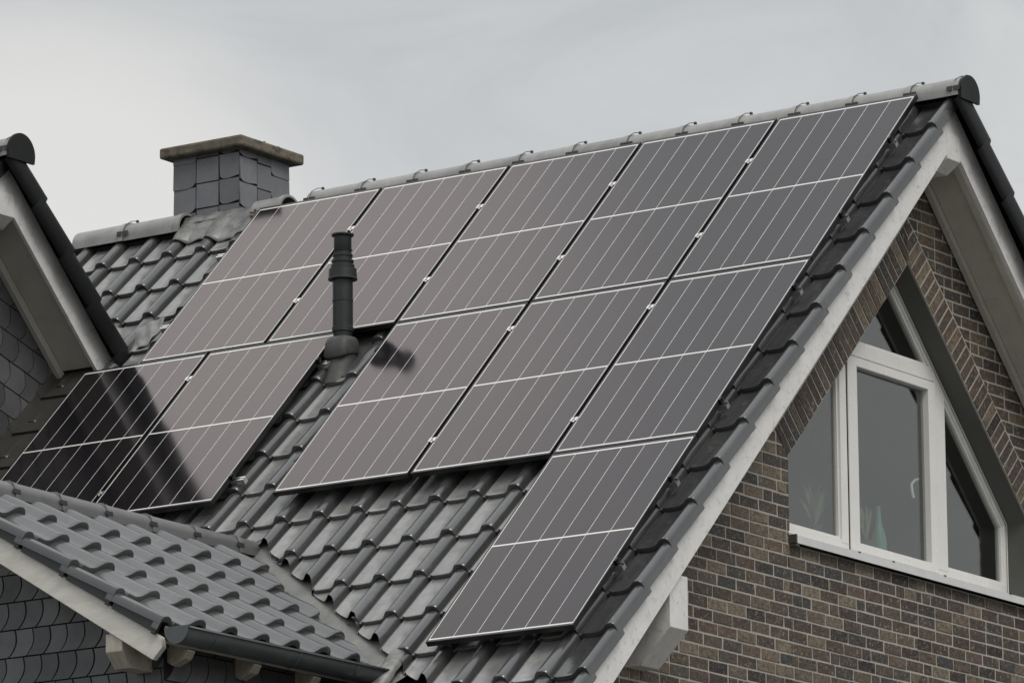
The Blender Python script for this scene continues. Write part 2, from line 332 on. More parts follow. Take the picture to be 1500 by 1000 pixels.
# --- ridge tiles
def ridge_tile_mesh(L, R=.112, end=False):
    """half-round ridge tile along +x 0..L, axis at origin, collar at x=L end"""
    mb = MB(); n = 20
    st_ = [(0, R), (L*.5, R*1.02), (L-.05, R*1.04), (L-.045, R*1.09), (L-.004, R*1.09), (L, R*1.07)]
    vs = []
    for x, rr in st_:
        for i in range(n+1):
            a = pi*i/n; vs.append((x, rr*cos(a), rr*sin(a)*.98 + (0 if 0 < i < n else -.028)))
    fs = [(q*(n+1)+i, q*(n+1)+i+1, (q+1)*(n+1)+i+1, (q+1)*(n+1)+i) for q in range(len(st_)-1) for i in range(n)]
    b0 = (len(st_)-1)*(n+1); o0 = len(vs)
    for i in range(n+1):
        a = pi*i/n; rr = R*.93; vs.append((L, rr*cos(a), rr*sin(a)*.98 + (0 if 0 < i < n else -.028)))
    fs += [(b0+i, b0+i+1, o0+i+1, o0+i) for i in range(n)]
    o1 = len(vs)
    for i in range(n+1):
        a = pi*i/n; rr = R*.90; vs.append((0, rr*cos(a), rr*sin(a)*.98 + (0 if 0 < i < n else -.028)))
    fs += [(o0+i, o0+i+1, o1+i+1, o1+i) for i in range(n)]
    if end:   # closing disc
        mbd = MB(); vs0, fs0 = vs, fs; vs, fs = [], []; c = 0; rr = R*1.13
        ring = [(L+.004, rr*cos(pi*i/n), rr*sin(pi*i/n)) for i in range(n+1)] + [(L+.004, -rr*.96, -.05), (L+.004, rr*.96, -.05)]
        ring2 = [(L+.024, y, z) for _, y, z in ring]; m_ = len(ring)
        vs += ring + ring2; fs += [tuple(range(c, c+m_)), tuple(range(c+2*m_-1, c+m_-1, -1))] + [(c+i, c+(i+1) % m_, c+m_+(i+1) % m_, c+m_+i) for i in range(m_)]
        mbd.add(vs, fs, .5); mb.end = mbd; vs, fs = vs0, fs0
    mb.add(vs, fs, .5); return mb
def clip_mesh(R=.125, side=-1, wire=True):
    """metal ridge clip: two small plates on the flank, wire over the crown, screw nub"""
    mb = MB()
    def at(x, ang, rr): return Vector((x, side*rr*cos(ang), rr*sin(ang)))
    for x0, x1 in ((-.045, -.004), (.006, .052)) if wire else ((-.03, .04),):
        a0, a1 = radians(2), radians(17)
        vs = [at(x, a, rr) for rr in (R*1.085, R*1.115) for x, a in ((x0, a0), (x1, a0), (x1, a1), (x0, a1))]
        mb.add(vs, [(0, 1, 2, 3), (4, 7, 6, 5), (0, 4, 5, 1), (1, 5, 6, 2), (2, 6, 7, 3), (3, 7, 4, 0)])
    wr = 1.09 if wire else 1.07; mb.tube([at(.0, radians(12), R*wr*.985), at(.004, radians(45), R*wr), at(.02, radians(70), R*wr), at(.035, radians(88), R*wr)], .0028 if wire else .0018, 6)
    mb.lathe([(0, .010), (.008, .010), (.011, .005), (.011, -.006)], (.04, 0, R*1.06 - (0 if wire else .008)), 10)
    return mb
def place_mesh(mb, M_, name, m_, parent, smooth=40, tone=None):
    q = MB(); q.v = [tuple(M_ @ Vector(v)) for v in mb.v]; q.f = mb.f; q.t = [tone if tone is not None else .5]*len(mb.f)
    return q.build(name, m_, parent, smooth=smooth)
ZR = .005                      # base of the ridge caps
RY = Y0 + .005
xs = [XV+.015] + [-.075 - .4385*k for k in range(0, 12)]
for k in range(len(xs)-1):
    L = xs[k]-xs[k+1] + .03
    rt = place_mesh(ridge_tile_mesh(L, .107, end=(k == 0)), Matrix.Translation((xs[k+1]-.03, RY, ZR + random.uniform(-.002, .002))), 'ridge_tile', RIDGE, roof, tone=random.random())
    if k == 0: place_mesh(ridge_tile_mesh(L, .108, end=True).end, Matrix.Translation((xs[k+1]-.03, RY+.012, ZR)), 'ridge_end_disc', TILE_D, roof, smooth=30)
    if k == 0: place_mesh(clip_mesh(.109), Matrix.Translation((xs[k]-.035, RY, ZR)), 'ridge_clip', CLIP, roof)
    place_mesh(clip_mesh(.109), Matrix.Translation((xs[k+1], RY, ZR+.004)), 'ridge_clip', CLIP, roof)
# mossy half tile by the chimney, then the tiles left of it
place_mesh(ridge_tile_mesh(.26, .118), Matrix.Translation((-5.40, RY, ZR-.01)), 'ridge_tile', RIDGE, roof, tone=.2)
for x0, x1, e in ((-6.99, -6.53, 0), (-6.56, -6.03, 0)):
    place_mesh(ridge_tile_mesh(x1-x0, .118), Matrix.Translation((x0, RY, ZR-.015)), 'ridge_tile', RIDGE, roof, tone=random.random())
place_mesh(clip_mesh(.120), Matrix.Translation((-6.53, RY, ZR-.012)), 'ridge_clip', CLIP, roof)
mb = MB(); mb.lathe([(0, .10), (.07, .10), (.116, .06), (.120, 0)], (0, 0, 0), 20)
mo = MB()
for i in range(26):
    t_ = random.random(); c = Vector((-5.40 + .19*t_, RY-.128+random.uniform(-.01, .012), ZR+.0+random.uniform(-.035, .015))); s_ = random.uniform(.005, .011)
    mo.lathe([(0, -s_*.7), (s_*.8, -s_*.35), (s_, 0), (s_*.7, s_*.5), (0, s_*.7)], c, 7)
mo.build('moss', MOSS, roof, smooth=60)['kind'] = 'stuff'

# --- gable end: bargeboards, soffit, wall trim, brackets
def gable_trim(parent, F, Fb, sides, xb, xw, vmax, vmin_front=None, cutfront=None):
    for Fx, key in ((F, 'front'), (Fb, 'back')):
        if key not in sides: continue
        v1 = sides[key]
        ap = lambda h: V0 - h*tan(TH)*1.0     # v where this h meets the centre plane
        def vm(h): return (Y0 + 0)/(-ct) - h*st/ct   # y = Y0  ->  -v ct - h st = Y0
        q = lambda v, h, e: Fx(e, v, h)
        mb = MB(); mb.prism([(vm(-.155)+.001, -.155), (v1, -.155), (v1, -.345), (vm(-.345)+.001, -.345)], xb-.028, xb, q); mb.build('bargeboard', WHITE, parent)
        mb = MB(); mb.prism([(vm(-.315), -.300), (v1, -.300), (v1, -.318), (vm(-.318), -.318)], xw+.051, xb-.030, q)
        mb.build('soffit', SOFF, parent)
        mb = MB(); mb.prism([(vm(-.320), -.320), (v1, -.320), (v1, -.365), (vm(-.365), -.365)], xw+.012, xw+.050, q)
        mb.prism([(vm(-.320), -.320), (v1, -.320), (v1, -.352), (vm(-.352), -.352)], xb-.075, xb-.029, q)
        mb.build('soffit_trim', SOFF, parent)
gable_trim(house, Rf, Rb, {'front': 7.4, 'back': 7.4}, XB, XW, 7.4)
# apex purlin end and lower corbel: profile in XZ with a slanted underside
def corbel(parent, y0_, y1_, xf, zt, zf, run, xw, name='purlin_end', m_=WHITE, drop=None):
    dz = drop if drop is not None else run
    mb = MB(); mb.prism([(xf, zt), (xf, zf), (xf-run, zf-dz), (xw, zf-dz), (xw, zt)], y0_, y1_, lambda p, q, e: Vector((p, e, q)))
    return mb.build(name, m_, parent, bevel=.003)
corbel(house, .085, .25, XB+.006, -.25, -.425, .10, XW-.02, drop=.07)
corbel(house, -3.255, -3.058, XB-.030, -3.60, -3.92, .21, XW-.05)

# --- brick gable with window opening
ZS = -3.12          # underside of the sill in the wall plane
YL, YR = Y0-1.545, Y0+1.50
HO, HB = -.868, -.650        # opening slope and outer line of the soldier course (h)
def clip_half(poly, f):
    """keep f(p) >= 0"""
    out_ = []; n = len(poly)
    for i in range(n):
        a, b_ = poly[i], poly[(i+1) % n]; fa, fb = f(a), f(b_)
        if fa >= 0: out_.append(a)
        if (fa > 0 and fb < 0) or (fa < 0 and fb > 0):
            t_ = fa/(fa-fb); out_.append((a[0]+(b_[0]-a[0])*t_, a[1]+(b_[1]-a[1])*t_))
    return out_
def area(p): return abs(sum(p[i][0]*p[(i+1) % len(p)][1] - p[(i+1) % len(p)][0]*p[i][1] for i in range(len(p))))/2
ZA = Y0*st/ct
def hL(p): return -(p[0]-Y0)*st + (p[1]-ZA)*ct if False else (-p[0]*st + p[1]*ct)      # height above the front h=0 plane
def hR(p): return hL((2*Y0-p[0], p[1]))
def sL(p): return (-p[0]*ct - p[1]*st)                                              # distance down the front slope
def sR(p): return sL((2*Y0-p[0], p[1]))
zk = (HO + YL*st)/ct; sk_ = sL((YL, zk)); zkr = (HO + (2*Y0-YR)*st)/ct; skr = sR((YR, zkr))
regions = [
 [lambda p: Y0-p[0], lambda p: hL(p)-HB, lambda p: -.21-hL(p)],
 [lambda p: YL-p[0], lambda p: HB-hL(p), lambda p: sL(p)-sk_],
 [lambda p: Y0-p[0], lambda p: p[0]-YL, lambda p: ZS-p[1]],
 [lambda p: p[0]-Y0, lambda p: hR(p)-HB, lambda p: -.21-hR(p)],
 [lambda p: p[0]-YR, lambda p: HB-hR(p), lambda p: sR(p)-skr],
 [lambda p: p[0]-Y0, lambda p: YR-p[0], lambda p: ZS-p[1]],
]
bricks = MB()
def brick(poly, x=XW, dep=.012, c=None):
    n = len(poly); cx = sum(p[0] for p in poly)/n; cy = sum(p[1] for p in poly)/n
    tn = random.random(); pr_ = random.uniform(-.002, .0025); tl = random.uniform(-.0025, .0025)
    fr_ = []; bk = []
    for p in poly:
        q = (p[0]+random.uniform(-.0022, .0022), p[1]+random.uniform(-.002, .002))
        k = .003/max(.02, math.hypot(p[0]-cx, p[1]-cy)); fr_.append((x+pr_+tl*(p[1]-cy)/.12, q[0]+(cx-q[0])*k, q[1]+(cy-q[1])*k)); 
        bk.append((x+pr_-.0025, q[0], q[1]))
    bb = [(x-dep, b_[1], b_[2]) for b_ in bk]
    bricks.add(fr_+bk+bb, [tuple(range(n))] + [(i, (i+1) % n, n+(i+1) % n, n+i) for i in range(n)] + [(n+i, n+(i+1) % n, 2*n+(i+1) % n, 2*n+i) for i in range(n)], tn)
BW, BH, JT = .2185, .0765, .0132
z = -.45; row = 0; ZB = -8.4
while z > ZB:
    y = -5.6 + (row % 2)*BW/2 + random.choice((0, 0, BW/4)); 
    while y < 5.9:
        wdt = BW-JT if random.random() > .12 else BW/2-JT
        rect = [(y, z-BH+JT), (y+wdt, z-BH+JT), (y+wdt, z), (y, z)]
        y += wdt+JT
        for reg in regions:
            p = rect
            for f in reg:
                p = clip_half(p, f)
                if len(p) < 3: break
            if len(p) >= 3 and area(p) > .00025: brick(p)
    z -= BH; row += 1
# soldier courses along both slopes
for side in (0, 1):
    SB = .0765; smax = sk_ if side == 0 else skr; s_ = smax
    def toP(s__, h):
        P = Rf(0, s__, h); return (P.y, P.z) if side == 0 else (2*Y0-P.y, P.z)
    while s_ > -.2:
        wq = SB-JT
        rect = [toP(s_, HO+.004), toP(s_, HB-JT), toP(s_-wq, HB-JT), toP(s_-wq, HO+.004)]
        f = (lambda p: Y0-.004-p[0]) if side == 0 else (lambda p: p[0]-Y0-.004)
        p = clip_half(rect, f)
        if len(p) >= 3 and area(p) > .00025: brick(p, dep=.03)
        s_ -= SB
wall = bricks.build('brick_wall', BRICK, house)
# mortar wall pieces behind the bricks, with the opening left free, 0.16 m thick
mw = MB()
hexo = 2e-3
def wallpiece(regs, big):
    p = big
    for f in regs: p = clip_half(p, f)
    if len(p) >= 3: mw.prism(p, XW-.20, XW-.0035, lambda a, b_, e: Vector((e, a, b_)))
big = [(-5.2, -11.1), (5.55, -11.1), (5.55, .2), (-5.2, .2)]
wallpiece([lambda p: Y0-p[0], lambda p: hL(p)-HO, lambda p: -.22-hL(p)], big)
wallpiece([lambda p: p[0]-Y0, lambda p: hR(p)-HO, lambda p: -.22-hR(p)], big)
wallpiece([lambda p: Y0-p[0], lambda p: HO-hL(p), lambda p: YL-p[0]], big)
wallpiece([lambda p: p[0]-Y0, lambda p: HO-hR(p), lambda p: p[0]-YR], big)
wallpiece([lambda p: p[0]-YL, lambda p: YR-p[0], lambda p: ZS-p[1]], big)
mw.build('mortar_wall', MORT, house)
# other walls of the house body (below eaves)
mb = MB(); mb.box((XL+.4, -4.75, -11.1), (XW-.21, -4.55, -4.9)); mb.box((XL+.4, 4.9, -11.1), (XW-.21, 5.1, -4.9)); mb.prism([(-4.55, -11.1), (4.9, -11.1), (4.9, -4.95), (Y0, -.25), (-4.55, -4.95)], XL+.4, XL+.6, lambda a, b_, e: Vector((e, a, b_)))
mb.build('side_wall', MORT, house)

# --- window
win = MB()
XF = -.330                      # outer face of the frame
OPEN = [(YL, ZS), (YR, ZS), (YR, zkr), (Y0, (HO+Y0*st)/ct), (YL, zk)]
def inset(poly, dists):
    """inset polygon edges (ccw) by dists"""
    n = len(poly); lines = []
    for i in range(n):
        a = Vector(poly[i]); b_ = Vector(poly[(i+1) % n]); e = (b_-a).normalized(); nn = Vector((-e.y, e.x)); lines.append((a+nn*dists[i], e))
    res_ = []
    for i in range(n):
        p, e = lines[i-1]; q, f = lines[i]; den = e.x*f.y - e.y*f.x
        t_ = ((q.x-p.x)*f.y - (q.y-p.y)*f.x)/den; res_.append((p.x+e.x*t_, p.y+e.y*t_))
    return res_
def ring(mb, outer, inner, x0, x1, tone=.5):
    n = len(outer)
    vs = [(x1, *p) for p in outer] + [(x1, *p) for p in inner] + [(x0, *p) for p in outer] + [(x0, *p) for p in inner]
    fs = []
    for i in range(n):
        j = (i+1) % n
        fs += [(i, j, n+j, n+i), (2*n+j, 2*n+i, 3*n+i, 3*n+j), (i, 2*n+i, 2*n+j, j), (n+i, n+j, 3*n+j, 3*n+i)]
    mb.add(vs, fs, tone)
# reveal lining
mb = MB(); ring(mb, OPEN, inset(OPEN, [.006]*5), XF-.07, XW-.018); mb.build('window_reveal', REV, house)
window = MB(); fo = inset(OPEN, [.07, .007, .007, .007, .007])
FI = inset(OPEN, [.175, .06, .06, .06, .06])
ring(window, fo, FI, XF-.07, XF)
zT1, zT0 = -1.630, -1.725     # transom
Pp = lambda y0_, y1_, z0_, z1_, x0=XF-.06, x1=XF+.004, mbx=window: mbx.box((x0, y0_, z0_), (x1, y1_, z1_))
yA0, yA1 = -.475, -.392; yB0, yB1 = .727, .860
zsb = FI[0][1]
def top_at(y):
    hh = HO-.06; return min((hh + y*st)/ct, (hh + (2*Y0-y)*st)/ct)
window.prism([(yA0, zsb-.02), (yA1, zsb-.02), (yA1, top_at(yA1)+.03), (yA0, top_at(yA0)+.03)], XF-.06, XF+.003, lambda a, b_, e: Vector((e, a, b_)))
window.prism([(yB0, zsb-.02), (yB1, zsb-.02), (yB1, top_at(yB1)+.03), (yB0, top_at(yB0)+.03)], XF-.06, XF+.003, lambda a, b_, e: Vector((e, a, b_)))
ya = Y0-(Y0-(zT0)*0); 
window.box((XF-.058, -.39, zT0), (XF+.001, .726, zT1))
# transom stub to the slopes
def y_at(z_, s=-1):  # y on opening slope
    yl = (z_*ct-HO-.0)/st; return yl if s < 0 else 2*Y0-yl
window_o = window.build('window', PVC, house, bevel=.004)
# sash (opening casement) in the middle
sash = MB(); so_ = [(-.385, zsb-.055), (.720, zsb-.055), (.720, zT0-.006), (-.385, zT0-.006)]
ring(sash, so_, inset(so_, [.062, .085, .062, .115]), XF-.05, XF+.014)
s_ob = sash.build('sash', PVC, window_o, bevel=.005)
def glazing(poly):
    gb = MB()
    ring(gb, inset(poly, [0]*len(poly)), inset(poly, [.018]*len(poly)), XF-.045, XF-.012); gb.build('glazing_bead', PVC, window_o, bevel=.003)
    pb = MB(); pb.prism(poly, XF-.034, XF-.030, lambda a, b_, e: Vector((e, a, b_))); pb.build('pane', GLASS, window_o)
cs = inset(so_, [.062, .085, .062, .115]); 
pb = MB(); pb.prism(cs, XF-.034, XF-.030, lambda a, b_, e: Vector((e, a, b_))); pb.build('pane', GLASS, window_o)
inn = FI
def sub(poly, fs):
    p = poly
    for f in fs: p = clip_half(p, f)
    return p
glazing(sub(inn, [lambda p: yA0-p[0]])); glazing(sub(inn, [lambda p: p[0]-yB1])); glazing(sub(inn, [lambda p: p[0]-yA1, lambda p: yB0-p[0], lambda p: p[1]-zT1]))
# seal lines on the sash
mb = MB(); ring(mb, inset(so_, [-.004]*4), inset(so_, [.0]*4), XF-.02, XF+.0052); mb.build('seal', BACK, window_o)
mb = MB(); ring(mb, inset(OPEN, [.12, .030, .030, .030, .030]), inset(OPEN, [.1225, .0335, .0335, .0335, .0335]), XF-.02, XF+.0012); mb.build('frame_groove', BACK, window_o)
# inner handle, seen through the glass
mb = MB(); hy = .60; HZ_ = -2.375; mb.tube([(XF-.08, hy+.045, HZ_), (XF-.10, hy+.03, HZ_-.005), (XF-.11, hy, HZ_-.035), (XF-.10, hy-.01, HZ_-.09), (XF-.09, hy-.01, HZ_-.13)], .010, 8); mb.build('handle', PVC, window_o, smooth=50)
# sill
mb = MB(); mb.prism([(XF+.0, ZS+.075), (XW+.045, ZS+.052), (XW+.050, ZS+.002), (XW+.042, ZS+.002), (XW+.038, ZS+.044), (XF, ZS+.06)], YL+.006, YR+.45, lambda a, b_, e: Vector((a, e, b_)))
sl_ = mb.build('window_sill', SILL, window_o)
mb = MB(); mb.box((XF, YL-.006, ZS-.004), (XW+.053, YL+.008, ZS+.056)); mb.box((XW-.01, YL-.006, ZS-.018), (XW+.053, YL+.03, ZS+.001)); mb.build('sill_end_cap', BLKR, window_o)
for y in (-.62, -.20, .45, 1.30): mb = MB(); mb.box((XW+.035, y, ZS+.050), (XW+.05, y+.02, ZS+.056)); mb.build('sill_screw', BACK, window_o)
# room behind
mb = MB(); mb.prism([(-2.2, -4.6), (2.6, -4.6), (2.6, -2.9), (.2, -.45), (-2.2, -2.9)], -1.7, XW-.215, lambda a, b_, e: Vector((e, a, b_)))
bm_ = mb.build('room', ROOM, house, fixn=True); 
bm = bmesh.new(); bm.from_mesh(bm_.data); bm.faces.ensure_lookup_table()
ff = max(bm.faces, key=lambda f: f.calc_center_median().x); bmesh.ops.delete(bm, geom=[ff], context='FACES'); bmesh.ops.reverse_faces(bm, faces=bm.faces); bm.to_mesh(bm_.data); bm.free()
mb = MB(); mb.box((XW-.62, -1.3, ZS+.145), (XF-.075, 1.65, ZS+.18)); mb.build('inner_sill', PVC, house)
# bottle and plants on the inner sill
zs_ = ZS+.181
mb = MB(); mb.lathe([(0, 0), (.045, .0), (.052, .02), (.052, .10), (.045, .15), (.022, .22), (.015, .30), (.017, .33), (0, .33)], (XF-.15, .235, zs_), 20)
o = mb.build('bottle', GBOT, None, smooth=60); o['label'] = 'green glass bottle standing inside behind the middle window pane'; o['category'] = 'bottle'
def plant(loc, n, hgt, spr, label):
    tt = thing('houseplant', label, 'plant', loc); pm = MB(); pm.lathe([(0, 0), (.045, 0), (.06, .09), (.055, .09), (.045, .08), (0, .08)], loc, 14); pm.build('pot', BLKR, tt, smooth=50)
    fm_ = MB()
    for i in range(n):
        a = random.uniform(0, 2*pi); hh = random.uniform(.4, 1)*hgt; sp = random.uniform(.2, 1)*spr
        b0 = Vector(loc)+Vector((0, 0, .08)); tip = b0+Vector((sp*cos(a)*.35, sp*sin(a), hh)); mid = (b0+tip)/2+Vector((0, 0, .03))
        wv = Vector((.2, -sin(a+1.2), .4)).normalized()*random.uniform(.008, .02)
        fm_.add([b0, mid-wv, mid+wv, tip], [(0, 1, 3, 2)])
    fm_.build('foliage', LEAF, tt, fixn=False)
plant((XF-.17, .115, zs_), 40, .26, .09, 'olive green houseplant beside the bottle behind the middle window pane')
plant((XF-.17, -.53, zs_), 46, .30, .20, 'faint spreading houseplant behind the left window pane')

# --- chimney
CX0, CX1, CY0, CY1, CZT = -6.19, -5.605, .20, .81, .535
ch = MB(); ch.box((CX0+.012, CY0+.012, -1.1), (CX1-.012, CY1-.012, CZT)); chimney = ch.build('chimney', BACK, house)
def slate_poly(x0, x1, z0, z1, style, g_=.008):
    x0 += g_*.3; x1 -= g_*.7; z0 += g_*.5; z1 -= g_*.5; w = x1-x0; hh = z1-z0
    if style == 'rect': return [(x0, z0), (x1, z0), (x1, z1), (x0, z1)]
    if style == 'round': # rounded bottom right corner
        rr = min(w*.62, hh*.45); cx, cz = x1-rr, z0+rr*.55
        return [(x0, z0-.004)] + [(cx+rr*sin(a), cz-rr*.62*cos(a)) for a in [pi/2*i/8 for i in range(9)]] + [(x1, z1), (x0, z1)]
    if style == 'dip':
        return [(x0+w*.05, z0+.016), (x0+w*.2, z0-.002), (x0+w*.5, z0-.004), (x1, z0+.01), (x1, z1), (x0, z1)]
    if style == 'S':    # old German style: bulging right edge
        n = 10; rgt = [(x1 + w*(.16*sin(pi*(i/n)**.9) - .34*(1-i/n)**2.2), z0+hh*i/n) for i in range(n+1)]
        lft = [(x - w + g_*.3, z_) for x, z_ in rgt]
        return rgt + lft[::-1]
def slate(mb, poly, F, thick=.006, tilt=.004):
    zs = [p[1] for p in poly]; z0, z1 = min(zs), max(zs); tn = random.random(); t0 = random.uniform(-.0015, .0015); sx_ = random.uniform(-.003, .003)
    n = len(poly); cx = sum(p[0] for p in poly)/n
    top = [F(p[0], p[1], thick + tilt*(z1-p[1])/(z1-z0) + t0 + sx_*(p[0]-cx)/.1) for p in poly]; bot = [F(p[0], p[1], -.002) for p in poly]
    mb.add(top+bot, [tuple(range(n))] + [(i, (i+1) % n, n+(i+1) % n, n+i) for i in range(n)], tn)
cl = MB()
Fc = lambda a, b_, e: Vector((a, CY0+.008-e, b_)); Fr = lambda a, b_, e: Vector((CX1-.008+e, a, b_))
hgt = .183
for k in range(-1, 5):
    zt = CZT - .0 - hgt*k - .045; zb = zt-hgt
    slate(cl, slate_poly(CX0, CX0+.205, zb-.005, min(zt, CZT), 'round'), Fc); slate(cl, slate_poly(CX0+.205, CX0+.405, zb+.018, min(zt+.018, CZT), 'rect'), Fc); slate(cl, slate_poly(CX0+.405, CX1-.004, zb+.022, min(zt+.022, CZT), 'dip'), Fc)
    zt2 = zt+.012; zb2 = zb+.012
    slate(cl, slate_poly(CY0+.004, CY0+.215, zb2-.02, min(zt2-.02, CZT), 'dip'), Fr); slate(cl, slate_poly(CY0+.215, CY0+.38, zb2-.035, min(zt2-.035, CZT), 'rect'), Fr); slate(cl, [(2*CY0+.98-p[0], p[1]) for p in slate_poly(CY0+.38, CY1, zb2-.09, min(zt2-.09, CZT), 'round')], Fr)
slo = cl.build('slate_cladding', SLATEC, chimney)
mb = MB(); nseg = 14
def slabpt(x, y, z): return Vector((x, y, z))
mb.box((-6.265, .128, .532), (-5.535, .88, .612)); cap = mb.build('chimney_cap', CONC, chimney, bevel=.016)
mb = MB()
for x, y in ((-5.63, .32), (-5.61, .40), (-5.59, .43), (-5.59, .60), (-5.67, .24)):
    s_ = random.uniform(.008, .014); mb.lathe([(0, 0), (s_, 0), (s_, s_*.6), (0, s_)], (x+.03, y, .611), 7)
mb.build('moss', MOSS, chimney, smooth=60)['kind'] = 'stuff'
# lead skirt dressed over the tiles in front of the chimney
ld = MB(); nx, ny = 70, 8; vs = []
for i in range(nx+1):
    a = -6.05 + (.80)*i/nx
    k0 = min(range(25), key=lambda q: abs(a_cols[q]-a)); da = a-a_cols[k0]; roll_ = .052*max(0, 1-(abs(da)/.075)**2.2) if abs(da) < .075 else 0
    ve = .13 + .035*sin(a*9+1) + .02*sin(a*23)
    if a > -5.35: ve -= .05
    for j in range(ny+1):
        v = -.17 + (ve+.17)*j/ny; vs.append(Rf(a, v, PAN+.030+roll_*min(1, (j/ny)**1.5) + .004*sin(a*40+j) + .055*(1-j/ny)))
ld.add(vs, [(i*(ny+1)+j, i*(ny+1)+j+1, (i+1)*(ny+1)+j+1, (i+1)*(ny+1)+j) for i in range(nx) for j in range(ny)])
lo_ = ld.build('lead_skirt', LEAD, chimney, smooth=60); md = lo_.modifiers.new('s', 'SOLIDIFY'); md.thickness = .006

# --- flue pipe through the roof
FX, FY = -3.520, -1.443; zb = -.702
fp = MB(); fp.lathe([(0, .005), (.058, .005), (.074, 0), (.074, -.010), (.060, -.018), (.058, -.03), (.0585, -.095), (.056, -.10), (.056, -.118), (.0575, -.12), (.0575, -.135), (.0665, -.137), (.0665, -.150), (.061, -.152), (.061, -.172), (.073, -.175), (.073, -.19), (.066, -.192), (.066, -.205), (.078, -.208), (.078, -.232), (.074, -.234), (.074, -.240)], (FX, FY, zb), 36)
flue = MB(); flue.lathe([(0, -.24), (.066, -.24), (.0665, -.44), (.069, -.442), (.069, -.452), (.0665, -.454), (.0665, -.622), (.071, -.626), (.071, -.655), (.064, -.66), (.060, -.70), (.060, -.95)], (FX, FY, zb), 40)
flue = flue.build('flue_pipe', BLKP, house, smooth=35)
fp.build('cowl', BLKP, flue, smooth=30)
mb = MB(); mb.lathe([(.074, -.232), (.091, -.236), (.0925, -.262), (.094, -.296), (.097, -.300), (.097, -.306), (.066, -.306)], (FX, FY, zb), 40); mb.build('collar', BLKP, flue, smooth=30)
mb = MB()
for a in (-1.35, -.75, -2.2, -3.0, 0.2): mb.box((-.022, .0545, -.117), (.022, .0590, -.101), lambda x, y, z_, a=a: Vector((FX + y*cos(a) - x*sin(a), FY + y*sin(a) + x*cos(a), zb+z_)))
mb.build('cowl_slot', BACK, flue)
# boot: rounded hood that opens down-slope, on a wedge base
mb = MB(); n = 28; vs = []
rings_ = [(-.690, .058, .058, 0), (-.695, .075, .078, 0), (-.712, .088, .092, -.004), (-.74, .094, .100, -.01), (-.80, .099, .108, -.016), (-.812, .094, .100, -.016), (-.812, .05, .05, -.01)]
for zz, rx, ry, oy in rings_:
    for i in range(n):
        a = 2*pi*i/n; sq = lambda c: math.copysign(abs(c)**.6, c); vs.append((FX+rx*sq(cos(a)), FY+oy+ry*sq(sin(a)), zb+zz + .10*(1 if zz < -.75 else 0)*(sin(a))*.35))
mb.add(vs, [(q*n+i, q*n+(i+1) % n, (q+1)*n+(i+1) % n, (q+1)*n+i) for q in range(len(rings_)-1) for i in range(n)]); mb.build('boot', BLKR, flue, smooth=50)
mb = MB(); vs = []
rings_ = [(-.78, .085, .09, 0), (-.88, .088, .10, -.005), (-1.02, .098, .13, -.03)]
for zz, rx, ry, oy in rings_:
    for i in range(n):
        a = 2*pi*i/n; vs.append((FX+rx*cos(a), FY+oy+ry*sin(a), zb+zz))
mb.add(vs, [(q*n+i, q*n+(i+1) % n, (q+1)*n+(i+1) % n, (q+1)*n+i) for q in range(len(rings_)-1) for i in range(n)]); 
vf = 2.05; mb.box((FX-.13, vf-.30, PAN-.0), (FX+.17, vf+.24, PAN+.034), Rf); mb.build('flashing_tile', BLKR, flue, smooth=40)

# --- zinc valley between main roof and small gable
PH = math.atan(.6); sp_, cp_ = sin(PH), cos(PH)
SZ = -3.03 - .050/cp_          # pan plane height at X = -3.2
def Sf(a, s__, h):             # a = world y, s = distance down the slope, h above pan plane
    return Vector((-3.2 + s__*cp_ + h*sp_, a, SZ - s__*sp_ + h*cp_))
hm = PAN-.012; hs = -.012
# intersection of the flashing planes
def vz(X):  # returns y,z of the intersection
    z_ = SZ + hs/cp_ - .6*(X+3.2); return ((z_*ct-hm)/st, z_)
vm_ = MB(); X0_, X1_ = -3.35, -1.28; n_ = 12; vs = []
ax = None
for i in range(n_+1):
    X = X0_+(X1_-X0_)*i/n_; y, z_ = vz(X)
    P = Vector((X, y, z_))
    y2, z2 = vz(X+.1); tg = (Vector((X+.1, y2, z2))-P).normalized()
    nm = Vector((0, -st, ct)); ns = Vector((sp_, 0, cp_))
    em = nm.cross(tg).normalized(); es = tg.cross(ns).normalized()
    if em.y < 0: em = -em
    if es.y > 0 : es = -es
    vs += [P+em*.22+nm*.004*sin(i*1.3), P+em*.10, P+em*.012, P+es*.012, P+es*.10, P+es*.2]
vm_.add(vs, [(i*6+j, i*6+j+1, (i+1)*6+j+1, (i+1)*6+j) for i in range(n_) for j in range(5)])
vo = vm_.build('valley_flashing', ZINC, house, smooth=20); md = vo.modifiers.new('s', 'SOLIDIFY'); md.thickness = .003
# lead saddle and dressed lead piece where the gutter meets the roof
mb = MB(); vs = []; nn_ = 10
for i in range(nn_+1):
    v = 5.62 + .50*i/nn_
    for j in range(9):
        a = pi*j/8; rr = .062*(1 if i > 1 else .75+.12*i); x = -1.30 - .0*(v-5.6) ; vs.append(Rf(x+rr*cos(a)*1.05, v, PAN+.035+rr*.85*sin(a) + .004*sin(i*2+j)))
mb.add(vs, [(i*9+j, i*9+j+1, (i+1)*9+j+1, (i+1)*9+j) for i in range(nn_) for j in range(8)] + [tuple(range(9))])
mb.build('lead_cap', LEAD, house, smooth=50)

